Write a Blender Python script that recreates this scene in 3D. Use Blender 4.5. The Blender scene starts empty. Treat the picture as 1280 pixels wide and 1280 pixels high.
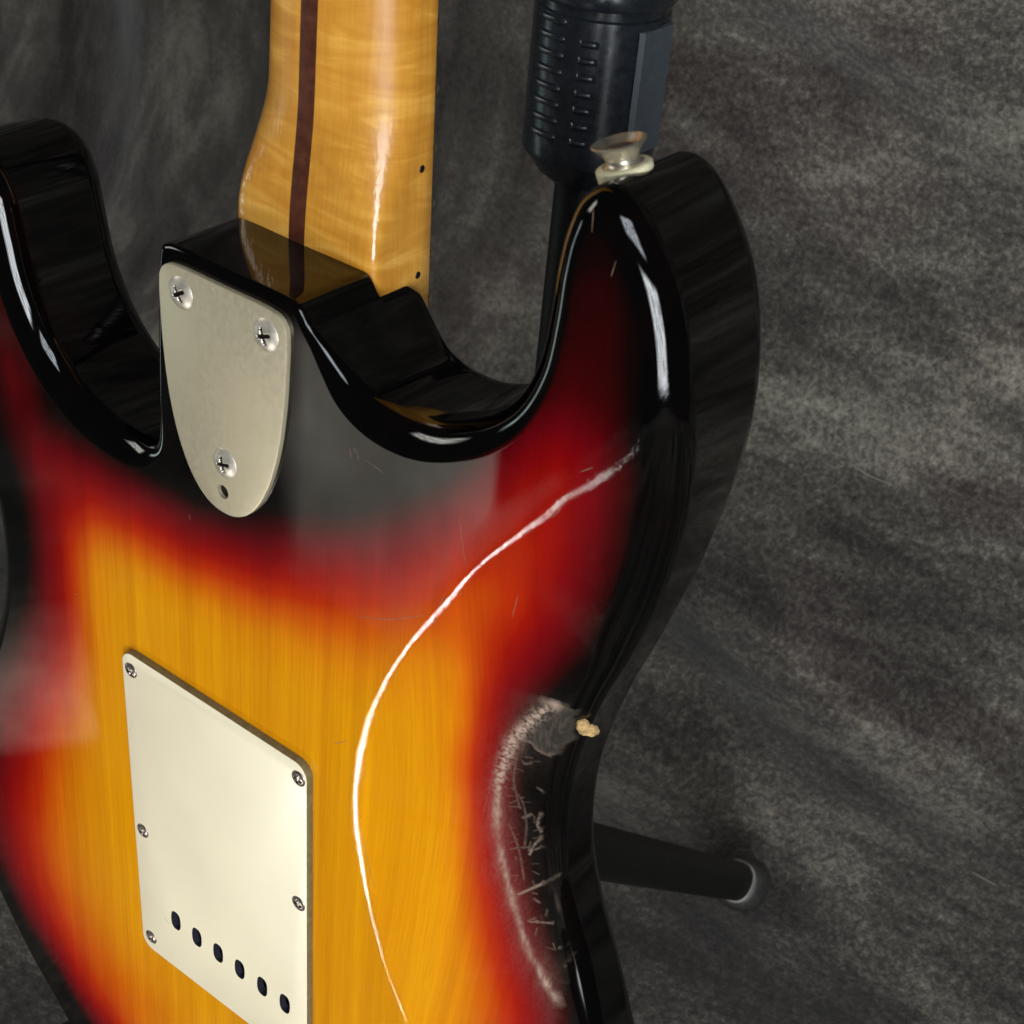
import bpy, bmesh, math, random
import numpy as np
from mathutils import Vector, Matrix
from mathutils.geometry import delaunay_2d_cdt

random.seed(7); np.random.seed(7)
scene = bpy.context.scene
COL = scene.collection
MM = 0.001
FLOOR = 430.0            # floor lies this far (mm) below the guitar's own origin
BASE = 155.0             # the guitar's lowest point below its own origin

# guitar millimetres (x right, y up along the neck, z out of the back) -> world metres (z up)
def W(x, y, z):
    return Vector((x*MM, -z*MM, (y+FLOOR)*MM))

# ------------------------------------------------------------------ camera
R = np.array([[0.78196839, 0.08483909, -0.61751742],
              [0.39355347, -0.83545324, 0.38357992],
              [-0.48336436, -0.5429735, -0.68668674]])
T = np.array([-102.1324, 163.6494, 599.3604]); FPX = 2039.36
CAMP = -R.T @ T
def dirw(v): return Vector((v[0], -v[2], v[1]))
cam_d = bpy.data.cameras.new('camera'); cam = bpy.data.objects.new('camera', cam_d); COL.objects.link(cam)
xa, ya, za = dirw(R[0]).normalized(), dirw(-R[1]).normalized(), dirw(-R[2]).normalized()
M = Matrix((xa, ya, za)).transposed().to_4x4(); M.translation = W(*CAMP)
cam.matrix_world = M
cam_d.sensor_width = 36; cam_d.lens = FPX/1280*36
cam_d.clip_start = 0.02; cam_d.clip_end = 50
cam_d.dof.use_dof = True; cam_d.dof.focus_distance = 0.56; cam_d.dof.aperture_fstop = 38
scene.camera = cam
scene.render.resolution_x = scene.render.resolution_y = 1024

# ------------------------------------------------------------------ light
world = bpy.data.worlds.new('World'); scene.world = world; world.use_nodes = True
world.node_tree.nodes['Background'].inputs[0].default_value = (0.95, 0.97, 1.0, 1)
world.node_tree.nodes['Background'].inputs[1].default_value = 0.025

def area(name, pos, target, sx, sy, radiance, color, roll=0.0, soft=None, mottle=None):
    l = bpy.data.lights.new(name, 'AREA'); l.shape = 'RECTANGLE'; l.size = sx; l.size_y = sy
    l.energy = radiance*math.pi*sx*sy; l.color = color
    o = bpy.data.objects.new(name, l); COL.objects.link(o)
    p = W(*pos); t = W(*target)
    if soft or mottle:
        # the opening is not evenly bright: soft borders, and whatever stands outside shows as darker patches
        l.use_nodes = True; nt = l.node_tree; em = nt.nodes['Emission']
        g = nt.nodes.new('ShaderNodeNewGeometry'); sep = nt.nodes.new('ShaderNodeSeparateXYZ'); nt.links.new(g.outputs['Parametric'], sep.inputs[0])
        def mth(op, a, b=0.0, cl=False):
            m = nt.nodes.new('ShaderNodeMath'); m.operation = op; m.use_clamp = cl
            for sck, v in ((m.inputs[0], a), (m.inputs[1], b)):
                if hasattr(v, 'is_linked'): nt.links.new(v, sck)
                else: sck.default_value = v
            return m.outputs[0]
        st = None
        if soft:
            for ax_, (lo, hi) in zip('XY', soft):
                c = sep.outputs[ax_]
                a_ = mth('DIVIDE', c, max(lo, 1e-3), True); b_ = mth('DIVIDE', mth('SUBTRACT', 1.0, c), max(hi, 1e-3), True)
                e = mth('MULTIPLY', a_, b_); st = e if st is None else mth('MULTIPLY', st, e)
        if mottle:
            mp = nt.nodes.new('ShaderNodeMapping'); mp.inputs['Scale'].default_value = (mottle[0], mottle[1], 1); nt.links.new(g.outputs['Parametric'], mp.inputs[0])
            n = nt.nodes.new('ShaderNodeTexNoise'); n.inputs['Scale'].default_value = 1.0; n.inputs['Detail'].default_value = 4; n.inputs['Roughness'].default_value = .6; nt.links.new(mp.outputs[0], n.inputs[0])
            mr = nt.nodes.new('ShaderNodeMapRange'); nt.links.new(n.outputs[0], mr.inputs[0])
            for i, x in enumerate((.36, .62, mottle[2], mottle[3])): mr.inputs[i+1].default_value = x
            st = mr.outputs[0] if st is None else mth('MULTIPLY', st, mr.outputs[0])
        nt.links.new(st, em.inputs['Strength'])
    q = (t-p).to_track_quat('-Z', 'Y')
    o.matrix_world = Matrix.Translation(p) @ q.to_matrix().to_4x4() @ Matrix.Rotation(roll, 4, 'Z')
    return o
area('window_light', (1500, 270, 1500), (60, 150, 0), 1.0, 1.5, 15.5, (0.92, 0.965, 1.0), soft=((.10, .10), (.10, .10)), mottle=(7, 5, .25, 1.5))
area('window_light_upper_pane', (1250, 1750, 1250), (60, 200, 0), 0.95, 0.9, 9.0, (0.86, 0.93, 1.0), soft=((.12, .12), (.12, .12)), mottle=(7, 6, .1, 1.5))
area('low_window_light', (-112, -345, 480), (70, 150, 0), 0.050, 0.060, 170, (1.0, 0.97, 0.92), soft=((.2, .2), (.2, .2)), mottle=(3, 3, .7, 1.2))
area('doorway_light', (-452, -290, 600), (-452, -290, 0), 0.235, 0.29, 1.3, (1.0, 0.93, 0.80), soft=((.10, .04), (.65, .08)), mottle=(2.5, 2, .75, 1.15))
area('side_doorway_light', (-495, -305, 270), (-120, 80, 0), 0.085, 0.11, 0.72, (1.0, 0.80, 0.66), soft=((.10, .10), (.10, .45)), mottle=(1.5, 2.2, .55, 1.25))
area('room_light', (-1400, 900, 600), (0, 150, 0), 0.45, 0.9, 6.5, (1.0, 0.97, 0.90), soft=((.2, .2), (.2, .2)), mottle=(5, 5, .3, 1.4))
area('left_window_light', (-1180, -230, 430), (80, 280, 0), 0.16, 0.8, 3.6, (0.80, 0.97, 0.95), soft=((.3, .3), (.1, .1)), mottle=(2, 7, .3, 1.4))

scene.view_settings.view_transform = 'Standard'; scene.view_settings.look = 'None'
scene.view_settings.exposure = 0.0; scene.view_settings.gamma = 1.0
scene.view_settings.use_curve_mapping = False
scene.render.engine = 'CYCLES'
scene.cycles.max_bounces = 8

# ------------------------------------------------------------------ material helpers
def new_mat(name):
    m = bpy.data.materials.new(name); m.use_nodes = True
    nt = m.node_tree; b = nt.nodes['Principled BSDF']
    return m, nt, b
def N(nt, t, **kw):
    n = nt.nodes.new(t)
    for k, v in kw.items():
        if k.startswith('i_'):
            n.inputs[k[2:].replace('_', ' ')].default_value = v
        else: setattr(n, k, v)
    return n
def L(nt, a, b): nt.links.new(a, b)
def ramp(nt, stops, interp='LINEAR'):
    r = nt.nodes.new('ShaderNodeValToRGB'); r.color_ramp.interpolation = interp
    e = r.color_ramp.elements
    while len(e) > 1: e.remove(e[-1])
    e[0].position = stops[0][0]; e[0].color = (*stops[0][1], 1)
    for p, c in stops[1:]:
        k = e.new(p); k.color = (*c, 1)
    return r
def mixc(nt, fac, a, b, mode='MIX'):
    m = nt.nodes.new('ShaderNodeMix'); m.data_type = 'RGBA'; m.blend_type = mode
    for s, v in ((m.inputs[0], fac), (m.inputs[6], a), (m.inputs[7], b)):
        if hasattr(v, 'is_linked'): L(nt, v, s)
        elif isinstance(v, (int, float)): s.default_value = v
        else: s.default_value = (*v, 1)
    return m.outputs[2]
def math_n(nt, op, a, b=0.0, clamp=False):
    m = nt.nodes.new('ShaderNodeMath'); m.operation = op; m.use_clamp = clamp
    for s, v in ((m.inputs[0], a), (m.inputs[1], b)):
        if hasattr(v, 'is_linked'): L(nt, v, s)
        else: s.default_value = v
    return m.outputs[0]
def coords(nt, scale, rot=(0, 0, 0)):
    tc = nt.nodes.new('ShaderNodeTexCoord'); mp = nt.nodes.new('ShaderNodeMapping')
    mp.inputs['Scale'].default_value = scale; mp.inputs['Rotation'].default_value = rot
    L(nt, tc.outputs['Object'], mp.inputs['Vector']); return mp.outputs[0]
def noise(nt, vec, scale, detail=3, rough=0.5, dist=0.0):
    n = nt.nodes.new('ShaderNodeTexNoise'); n.inputs['Scale'].default_value = scale
    n.inputs['Detail'].default_value = detail; n.inputs['Roughness'].default_value = rough
    n.inputs['Distortion'].default_value = dist
    L(nt, vec, n.inputs['Vector']); return n.outputs[0]
def mapr(nt, v, a, b, c, d):
    m = nt.nodes.new('ShaderNodeMapRange'); L(nt, v, m.inputs[0])
    for i, x in enumerate((a, b, c, d)): m.inputs[i+1].default_value = x
    return m.outputs[0]
def attr(nt, name):
    a = nt.nodes.new('ShaderNodeAttribute'); a.attribute_name = name; return a.outputs['Fac']
def bump(nt, b, h, strength, dist, target='Normal'):
    n = nt.nodes.new('ShaderNodeBump'); L(nt, h, n.inputs['Height'])
    if hasattr(strength, 'is_linked'): L(nt, strength, n.inputs['Strength'])
    else: n.inputs['Strength'].default_value = strength
    n.inputs['Distance'].default_value = dist
    L(nt, n.outputs[0], b.inputs[target]); return n

# ---- lacquered sunburst
def make_burst_mat():
    m, nt, b = new_mat('sunburst_lacquer')
    v = coords(nt, (1, 1, 1))
    wob = noise(nt, coords(nt, (60, 25, 60)), 1.0, 3)
    t = math_n(nt, 'ADD', attr(nt, 'burst'), mapr(nt, wob, 0.3, 0.7, -0.015, 0.015))
    r = ramp(nt, [(0.0, (.66, .262, .001)), (0.12, (.63, .208, .001)), (0.26, (.54, .090, .001)), (0.38, (.42, .024, .0005)), (0.50, (.29, .0045, .0005)),
                  (0.62, (.185, .0010, .0020)), (0.74, (.110, .0007, .0030)), (0.85, (.045, .0006, .0012)), (0.95, (.0060, .0010, .0009)), (1.0, (.0010, .0010, .0009))])
    L(nt, t, r.inputs[0])
    g1 = noise(nt, coords(nt, (900, 9, 0)), 1.0, 4, .6)
    g2 = noise(nt, coords(nt, (140, 2.0, 0)), 1.0, 3, .55)
    g3 = noise(nt, coords(nt, (2600, 60, 0)), 1.0, 2, .5)
    g = math_n(nt, 'MULTIPLY', mapr(nt, g1, .3, .7, .93, 1.05), mapr(nt, g2, .3, .7, .86, 1.09))
    g = math_n(nt, 'MULTIPLY', g, mapr(nt, g3, .3, .7, .95, 1.04))
    gc = nt.nodes.new('ShaderNodeCombineColor')
    L(nt, g, gc.inputs[0]); L(nt, math_n(nt, 'POWER', g, 1.6), gc.inputs[1]); L(nt, g, gc.inputs[2])
    col = mixc(nt, 1.0, r.outputs[0], gc.outputs[0], 'MULTIPLY')
    col = mixc(nt, attr(nt, 'patch'), col, (.036, .031, .025))
    col = mixc(nt, attr(nt, 'wear'), col, (.40, .285, .22))
    L(nt, col, b.inputs['Base Color'])
    b.inputs['Roughness'].default_value = .45
    b.inputs['Specular IOR Level'].default_value = .0
    L(nt, math_n(nt, 'SUBTRACT', 1.0, math_n(nt, 'MAXIMUM', attr(nt, 'wear'), attr(nt, 'patch')), True), b.inputs['Coat Weight'])
    b.inputs['Coat IOR'].default_value = 1.47
    sm = noise(nt, v, 35, 3, .6)
    L(nt, mapr(nt, sm, .35, .75, .025, .075), b.inputs['Coat Roughness'])
    # lacquer is never optically flat: slow waves, and hairline scratches where the crease is worn
    wv = noise(nt, coords(nt, (16, 10, 16)), 1.0, 2, .5)
    bn = nt.nodes.new('ShaderNodeBump'); L(nt, wv, bn.inputs['Height']); bn.inputs['Strength'].default_value = .45; bn.inputs['Distance'].default_value = .0006
    sc = noise(nt, coords(nt, (2200, 500, 500), (0, 0, .5)), 1.0, 3, .7)
    b2 = nt.nodes.new('ShaderNodeBump'); L(nt, sc, b2.inputs['Height']); L(nt, attr(nt, 'crease'), b2.inputs['Strength']); b2.inputs['Distance'].default_value = .00006
    L(nt, bn.outputs[0], b2.inputs['Normal'])
    L(nt, b2.outputs[0], b.inputs['Coat Normal'])
    return m
def make_maple():
    m, nt, b = new_mat('tinted_maple')
    fl = noise(nt, coords(nt, (20, 95, 22), (0, 0, .22)), 1.0, 3, .62, 1.6)
    fl2 = noise(nt, coords(nt, (6, 22, 8)), 1.0, 2, .5, .4)
    fi = noise(nt, coords(nt, (900, 30, 900)), 1.0, 3, .6)
    r = ramp(nt, [(0.24, (.44, .175, .015)), (0.43, (.52, .222, .024)), (0.53, (.575, .262, .032)), (0.60, (.66, .33, .052)), (.72, (.80, .45, .10))])
    s = math_n(nt, 'ADD', math_n(nt, 'MULTIPLY', fl, .62), math_n(nt, 'MULTIPLY', fl2, .38))
    L(nt, s, r.inputs[0])
    c = mixc(nt, 1.0, r.outputs[0], mixc(nt, mapr(nt, fi, .35, .7, 0, 1), (1, 1, 1), (.88, .82, .74)), 'MULTIPLY')
    L(nt, c, b.inputs['Base Color'])
    b.inputs['Roughness'].default_value = .38; b.inputs['Specular IOR Level'].default_value = .3
    b.inputs['Coat Weight'].default_value = 1; b.inputs['Coat Roughness'].default_value = .06
    tc = nt.nodes.new('ShaderNodeTexCoord'); sy = nt.nodes.new('ShaderNodeSeparateXYZ'); L(nt, tc.outputs['Object'], sy.inputs[0])
    L(nt, mapr(nt, sy.outputs[1], .446, .476, .055, .30), b.inputs['Coat Roughness'])
    L(nt, mapr(nt, sy.outputs[1], .446, .476, 1.0, .22), b.inputs['Coat Weight'])     # played-in satin above the glossy heel
    w = noise(nt, coords(nt, (90, 45, 90)), 1.0, 4, .6)
    bump(nt, b, w, .8, .0010, 'Coat Normal')
    return m
def simple(name, col, rough, metal=0.0, coat=0.0, nscale=None, namp=.15, bumpd=None, spec=.5):
    m, nt, b = new_mat(name)
    b.inputs['Roughness'].default_value = rough; b.inputs['Metallic'].default_value = metal
    b.inputs['Coat Weight'].default_value = coat; b.inputs['Coat Roughness'].default_value = .08
    b.inputs['Specular IOR Level'].default_value = spec
    if nscale:
        n = noise(nt, coords(nt, (1, 1, 1)), nscale, 4, .6)
        lo = tuple(c*(1-namp) for c in col); hi = tuple(min(1, c*(1+namp)) for c in col)
        L(nt, mixc(nt, mapr(nt, n, .3, .7, 0, 1), lo, hi), b.inputs['Base Color'])
        L(nt, mapr(nt, n, .3, .7, max(.02, rough*.8), min(1, rough*1.25)), b.inputs['Roughness'])
        if bumpd: bump(nt, b, n, .5, bumpd)
    else:
        b.inputs['Base Color'].default_value = (*col, 1)
    return m
M_burst = make_burst_mat()
M_maple = make_maple()
M_walnut = simple('walnut_stripe', (.075, .020, .009), .35, coat=1, nscale=260, namp=.35)
M_nickel = simple('aged_nickel', (.62, .54, .37), .42, metal=.6, nscale=900, namp=.035)
M_nickel_s = simple('screw_nickel', (.66, .60, .50), .38, metal=.75, nscale=240, namp=.15)
M_steel_d = simple('dull_small_screw', (.30, .25, .22), .3, metal=.9, nscale=400, namp=.3)
M_recess = simple('dark_recess', (.012, .007, .006), .8, spec=.1, nscale=900, namp=.4)  # near-black for screw slots, screw rims and the adjustment hole bottom
M_cream = simple('aged_cream_plastic', (.79, .70, .50), .34, nscale=30, namp=.025, spec=.4)
M_creamedge = simple('dark_plastic_edge', (.16, .125, .055), .5, nscale=500, namp=.3)  # plate edge, darker brown than the cream face
M_blackpl = simple('black_satin_plastic', (.013, .0155, .019), .25, nscale=300, namp=.2, bumpd=.0001)
M_blackmt = simple('black_powder_coat', (.0018, .0018, .0014), .5, spec=.3, nscale=700, namp=.3)
M_rubber = simple('grey_black_rubber', (.034, .031, .029), .5, nscale=300, namp=.3)
M_felt = simple('cream_felt', (.70, .64, .42), .85, nscale=900, namp=.15, spec=.2)
M_button = simple('pitted_nickel', (.58, .53, .43), .32, metal=.88, nscale=500, namp=.12)
M_fret = simple('fret_wire', (.55, .52, .46), .3, metal=1)
M_dot = simple('black_inlay', (.006, .004, .004), .35)
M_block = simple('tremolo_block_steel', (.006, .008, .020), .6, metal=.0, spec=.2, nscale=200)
M_cavity = simple('black_cavity_paint', (.006, .006, .006), .6)
M_chip = simple('bare_alder', (.40, .265, .115), .85, nscale=650, namp=.6, bumpd=.0012, spec=.1)
M_ring = simple('pale_plastic_ring', (.19, .175, .155), .45, nscale=300)

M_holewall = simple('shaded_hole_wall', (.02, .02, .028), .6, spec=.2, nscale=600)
M_facet_sheen = simple('blue_grey_facet_sheen', (.050, .060, .070), .48, nscale=400, namp=.1)  # paler than the clutch plastic: sheen of the flat facet put into colour
M_scratch = simple('scratched_lacquer', (.20, .13, .085), .5, nscale=800, namp=.5)
M_seam = simple('olive_seam', (.10, .11, .045), .5, nscale=300)
def make_cloth():
    m, nt, b = new_mat('mottled_velvet_cloth')
    tc = nt.nodes.new('ShaderNodeTexCoord'); sx = nt.nodes.new('ShaderNodeSeparateXYZ'); L(nt, tc.outputs['Object'], sx.inputs[0])
    side = mapr(nt, sx.outputs[0], -.75, -.35, 1, 0)
    def two(a, b_): return mixc(nt, side, a, b_)
    bigA = noise(nt, coords(nt, (1.8, 5.5, 5.5), (0, 0, .1)), 1.0, 4, .58, .6); bigB = noise(nt, coords(nt, (6.5, 5, 2.0), (0, .35, 0)), 1.0, 4, .58, .8)
    midA = noise(nt, coords(nt, (8, 24, 24), (0, 0, .15)), 1.0, 4, .62, .5); midB = noise(nt, coords(nt, (20, 14, 9), (0, .4, 0)), 1.0, 4, .62, .7)
    sp = noise(nt, coords(nt, (190, 190, 190)), 1.0, 3, .62, .3)
    sp2 = noise(nt, coords(nt, (560, 560, 560)), 1.0, 2, .6)
    hue = noise(nt, coords(nt, (5, 5, 5), (.4, .2, 1)), 1.0, 2)
    spw = mapr(nt, side, 0, 1, .28, .09); 
    s = math_n(nt, 'ADD', math_n(nt, 'MULTIPLY', two(bigA, bigB), .42), math_n(nt, 'MULTIPLY', two(midA, midB), .24))
    s = math_n(nt, 'ADD', s, math_n(nt, 'ADD', math_n(nt, 'MULTIPLY', math_n(nt, 'SUBTRACT', sp, .5), spw), .13))
    s = math_n(nt, 'ADD', s, math_n(nt, 'ADD', math_n(nt, 'MULTIPLY', math_n(nt, 'SUBTRACT', sp2, .5), math_n(nt, 'MULTIPLY', spw, .7)), .04))
    r = ramp(nt, [(.36, (.016, .0125, .0115)), (.44, (.042, .034, .031)), (.51, (.092, .080, .069)), (.58, (.212, .189, .155)), (.67, (.39, .35, .285))])
    L(nt, s, r.inputs[0])
    c = mixc(nt, mapr(nt, hue, .4, .6, 0, 1), r.outputs[0], mixc(nt, 1.0, r.outputs[0], (.95, .99, .96), 'MULTIPLY'))
    L(nt, c, b.inputs['Base Color'])
    b.inputs['Roughness'].default_value = .95; b.inputs['Specular IOR Level'].default_value = .1
    b.inputs['Sheen Weight'].default_value = .25; b.inputs['Sheen Roughness'].default_value = .5
    bump(nt, b, math_n(nt, 'ADD', sp, math_n(nt, 'MULTIPLY', sp2, .5)), .8, .0022)
    return m
M_cloth = make_cloth()

# ------------------------------------------------------------------ object helpers
def link(name, me, mats, parent=None):
    o = bpy.data.objects.new(name, me); COL.objects.link(o)
    for m in (mats if isinstance(mats, (list, tuple)) else [mats]):
        if me.materials.find(m.name) < 0: me.materials.append(m)
    if parent is not None: o.parent = parent
    return o
def mesh(name, verts, faces, mats, parent=None, smooth=True, sharp=None, mi=None):
    me = bpy.data.meshes.new(name); me.from_pydata([tuple(v) for v in verts], [], faces); me.update()
    me.polygons.foreach_set('use_smooth', [smooth]*len(me.polygons))
    if mi is not None: me.polygons.foreach_set('material_index', mi)
    if sharp is not None:
        me.set_sharp_from_angle(angle=math.radians(sharp))
    return link(name, me, mats, parent)
def tag(o, label=None, cat=None, group=None, kind=None):
    for k, v in (('label', label), ('category', cat), ('group', group), ('kind', kind)):
        if v: o[k] = v
    return o
def lathe(profile, n=48):
    """profile of (radius, height); closes to a point where radius is 0. axis = +Z"""
    vs, fs, rings = [], [], []
    for r, h in profile:
        if r < 1e-9: rings.append([len(vs)]); vs.append((0, 0, h))
        else:
            rings.append(list(range(len(vs), len(vs)+n)))
            vs += [(r*math.cos(2*math.pi*k/n), r*math.sin(2*math.pi*k/n), h) for k in range(n)]
    for a, b in zip(rings, rings[1:]):
        for k in range(n):
            k2 = (k+1) % n
            if len(a) == 1 and len(b) == 1: continue
            if len(a) == 1: fs.append((a[0], b[k2], b[k]))
            elif len(b) == 1: fs.append((a[k], a[k2], b[0]))
            else: fs.append((a[k], a[k2], b[k2], b[k]))
    return [np.array(v) for v in vs], fs
def orient(vs, origin, axis, up=(0, 0, 1)):
    q = Vector(axis).to_track_quat('Z', 'Y').to_matrix()
    o = Vector(origin)
    return [q @ Vector(v) + o for v in vs]

def catmull(P, closed=True, step=1.0):
    P = np.array(P, float); n = len(P); out = []
    rng = range(n) if closed else range(n-1)
    for i in rng:
        if closed: a, b, c, d = P[i-1], P[i], P[(i+1) % n], P[(i+2) % n]
        else: a, b, c, d = P[max(i-1, 0)], P[i], P[i+1], P[min(i+2, n-1)]
        # centripetal
        def tj(t, p, q): return t+max(np.linalg.norm(q-p), 1e-6)**.5
        t0 = 0; t1 = tj(t0, a, b); t2 = tj(t1, b, c); t3 = tj(t2, c, d)
        k = max(2, int(np.linalg.norm(c-b)/step*2))
        t = np.linspace(t1, t2, k, endpoint=False)[:, None]
        A1 = (t1-t)/(t1-t0)*a+(t-t0)/(t1-t0)*b; A2 = (t2-t)/(t2-t1)*b+(t-t1)/(t2-t1)*c; A3 = (t3-t)/(t3-t2)*c+(t-t2)/(t3-t2)*d
        B1 = (t2-t)/(t2-t0)*A1+(t-t0)/(t2-t0)*A2; B2 = (t3-t)/(t3-t1)*A2+(t-t1)/(t3-t1)*A3
        out.append((t2-t)/(t2-t1)*B1+(t-t1)/(t2-t1)*B2)
    if not closed: out.append(P[-1:])
    Q = np.vstack(out)
    # even re-sampling
    if closed: Q = np.vstack([Q, Q[:1]])
    s = np.r_[0, np.cumsum(np.linalg.norm(np.diff(Q, axis=0), axis=1))]
    m = max(8, int(round(s[-1]/step)))
    u = np.linspace(0, s[-1], m, endpoint=not closed)
    return np.stack([np.interp(u, s, Q[:, i]) for i in range(Q.shape[1])], 1)

def seg_dist(P, A, B):
    """distance from points P to polyline segments A->B; also signed side (positive on the left of travel)"""
    best = np.full(len(P), 1e9); side = np.zeros(len(P))
    d = B-A; dd = (d**2).sum(1); M_ = len(A)
    st = 8 if M_ > 60 else 1
    mid = (A+B)/2
    kd = mid[::st] if st > 1 else None
    off = np.arange(-10, 11)
    for i0 in range(0, len(P), 8000):
        p = P[i0:i0+8000]
        if st > 1:
            D0 = (p[:, None, 0]-kd[None, :, 0])**2+(p[:, None, 1]-kd[None, :, 1])**2
            j0 = D0.argmin(1)*st
            J = np.clip(j0[:, None]+off[None], 0, M_-1)
            w = p[:, None]-A[J]; dj = d[J]; ddj = dd[J]
        else:
            w = p[:, None]-A[None]; J = np.broadcast_to(np.arange(M_), (len(p), M_)); dj = np.broadcast_to(d, (len(p), M_, 2)); ddj = dd[None]
        t = np.clip((w[..., 0]*dj[..., 0]+w[..., 1]*dj[..., 1])/ddj, 0, 1)
        qx = w[..., 0]-t*dj[..., 0]; qy = w[..., 1]-t*dj[..., 1]
        D = qx*qx+qy*qy; j = D.argmin(1); ar = np.arange(len(p))
        best[i0:i0+8000] = np.sqrt(D[ar, j])
        side[i0:i0+8000] = np.sign(dj[ar, j, 0]*w[ar, j, 1]-dj[ar, j, 1]*w[ar, j, 0])
    return best, side
def inside(P, poly):
    x, y = P[:, 0], P[:, 1]; c = np.zeros(len(P), bool); j = len(poly)-1
    for i in range(len(poly)):
        a, b = poly[i], poly[j]
        if a[1] != b[1]:
            m = ((a[1] > y) != (b[1] > y)) & (x < (b[0]-a[0])*(y-a[1])/(b[1]-a[1])+a[0]); c ^= m
        j = i
    return c
class VN:
    """value noise"""
    def __init__(s, seed): s.g = np.random.RandomState(seed).rand(256, 256)
    def __call__(s, x, y):
        xi = np.floor(x).astype(int); yi = np.floor(y).astype(int); fx = x-xi; fy = y-yi
        fx = fx*fx*(3-2*fx); fy = fy*fy*(3-2*fy); g = s.g
        return ((g[xi % 256, yi % 256]*(1-fx)+g[(xi+1) % 256, yi % 256]*fx)*(1-fy)
                + (g[xi % 256, (yi+1) % 256]*(1-fx)+g[(xi+1) % 256, (yi+1) % 256]*fx)*fy)
def smooth01(x): x = np.clip(x, 0, 1); return x*x*(3-2*x)

# ------------------------------------------------------------------ floor cloth and backdrop
def cloth_sheet():
    vn = VN(3); vn2 = VN(4)
    xs = np.arange(-2600, 1400, 14.0); ss = np.arange(-900, 3300, 14.0)   # s runs back along the floor, then up the wall
    ZW, RAD = 930.0, 330.0
    X, S = np.meshgrid(xs, ss, indexing='ij')
    a = ZW-RAD; arc = RAD*math.pi/2
    th = np.clip((S-a)/RAD, 0, math.pi/2)
    back = np.where(S < a, S, np.where(S < a+arc, a+RAD*np.sin(th), ZW))
    up = np.where(S < a, 0, np.where(S < a+arc, RAD*(1-np.cos(th)), RAD+(S-a-arc)))
    ny = -np.where(S < a, 0, np.sin(th)); nu = np.cos(th)       # normal in (back, up)
    # folds: long soft ridges running across on the floor and bend, and hanging down the wall on the left
    q = S+.18*X+60*(vn(X/420+9, S/420+2)-.5)
    f1 = np.sin(q/34.0+3*vn(X/300, S/300))*vn2(X/260+5, S/150+7)**2
    f2 = np.sin((X+.35*S+120*vn(X/200+3, S/700+3))/58.0)*vn2(X/160+15, S/600+1)**2
    wl = smooth01((S-600)/500)*smooth01((-X-250)/350)
    H = 13*f1*(1-wl)*2.6+60*f2*wl+8*(vn(X/120+40, S/90+3)-.5)+4*(vn2(X/45+4, S/38+3)-.5)
    Hn = H-H.min()*0
    B = back+ny*Hn; U = up+nu*Hn+16
    V = [(x*MM, b*MM, u*MM) for x, b, u in zip(X.ravel(), B.ravel(), U.ravel())]
    n, m = X.shape
    F = [(i*m+j, (i+1)*m+j, (i+1)*m+j+1, i*m+j+1) for i in range(n-1) for j in range(m-1)]
    o = mesh('backdrop_cloth', V, F, M_cloth)
    return tag(o, kind='structure')
cloth_sheet()

# ------------------------------------------------------------------ guitar
guitar = bpy.data.objects.new('electric_guitar', None); COL.objects.link(guitar)
guitar.location = W(0, -BASE, 0)
guitar.rotation_euler = (math.pi/2, 0, 0)
tag(guitar, 'sunburst electric guitar seen from the back, standing upright with worn lacquer and maple neck', 'guitar')
def G(x, y, z): return (x*MM, (y+BASE)*MM, z*MM)
def GV(P): return [G(*p) for p in P]

OUT = [(22, 275), (26, 274.7), (28, 273.2), (30.5, 270), (35, 266.2), (41, 261), (47, 256.5), (54, 254), (62, 253.2), (70, 254.3), (80, 258.5), (90, 265), (98, 274), (103.5, 287),
       (105.3, 301), (106, 314), (107.6, 324), (111, 332), (117, 336), (124, 334), (132, 326), (139, 315), (144, 300), (146.5, 282), (146, 263), (143, 243), (138.5, 222),
       (132, 200), (125.2, 180), (120.2, 161), (117.2, 143), (116.8, 126), (119, 108), (124.5, 91), (132, 74), (143, 47), (154, 15), (160, -20), (159, -55), (148, -90),
       (124, -120), (86, -141), (40, -152), (-10, -154), (-58, -149), (-100, -133), (-119, -116), (-140, -91), (-158, -59), (-163, -20), (-158, 18), (-146, 53), (-133, 80),
       (-125.5, 102), (-122.5, 124), (-124, 146), (-131, 170), (-143, 198), (-153, 228), (-156, 252), (-148.5, 264), (-135, 272), (-121, 275), (-110.5, 271), (-104.5, 262),
       (-101, 248), (-97.5, 234), (-89.5, 219), (-79, 208.5), (-66, 202), (-52, 200), (-42, 201), (-35.5, 205), (-32.3, 213), (-31, 225), (-30.2, 245), (-29, 262), (-28.4, 271), (-27, 274), (-23, 275), (0, 275)]
O = catmull(OUT, True, 1.0)
NO = len(O)
tang = np.roll(O, -1, 0)-np.roll(O, 1, 0); tang /= np.linalg.norm(tang, axis=1)[:, None]
area2 = (O[:, 0]*np.roll(O[:, 1], -1)-O[:, 1]*np.roll(O[:, 0], -1)).sum()
nrm = np.stack([tang[:, 1], -tang[:, 0]], 1)*(1 if area2 > 0 else -1)
for _ in range(3): nrm = nrm+np.roll(nrm, 1, 0)*.5+np.roll(nrm, -1, 0)*.5; nrm /= np.linalg.norm(nrm, axis=1)[:, None]
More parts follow.
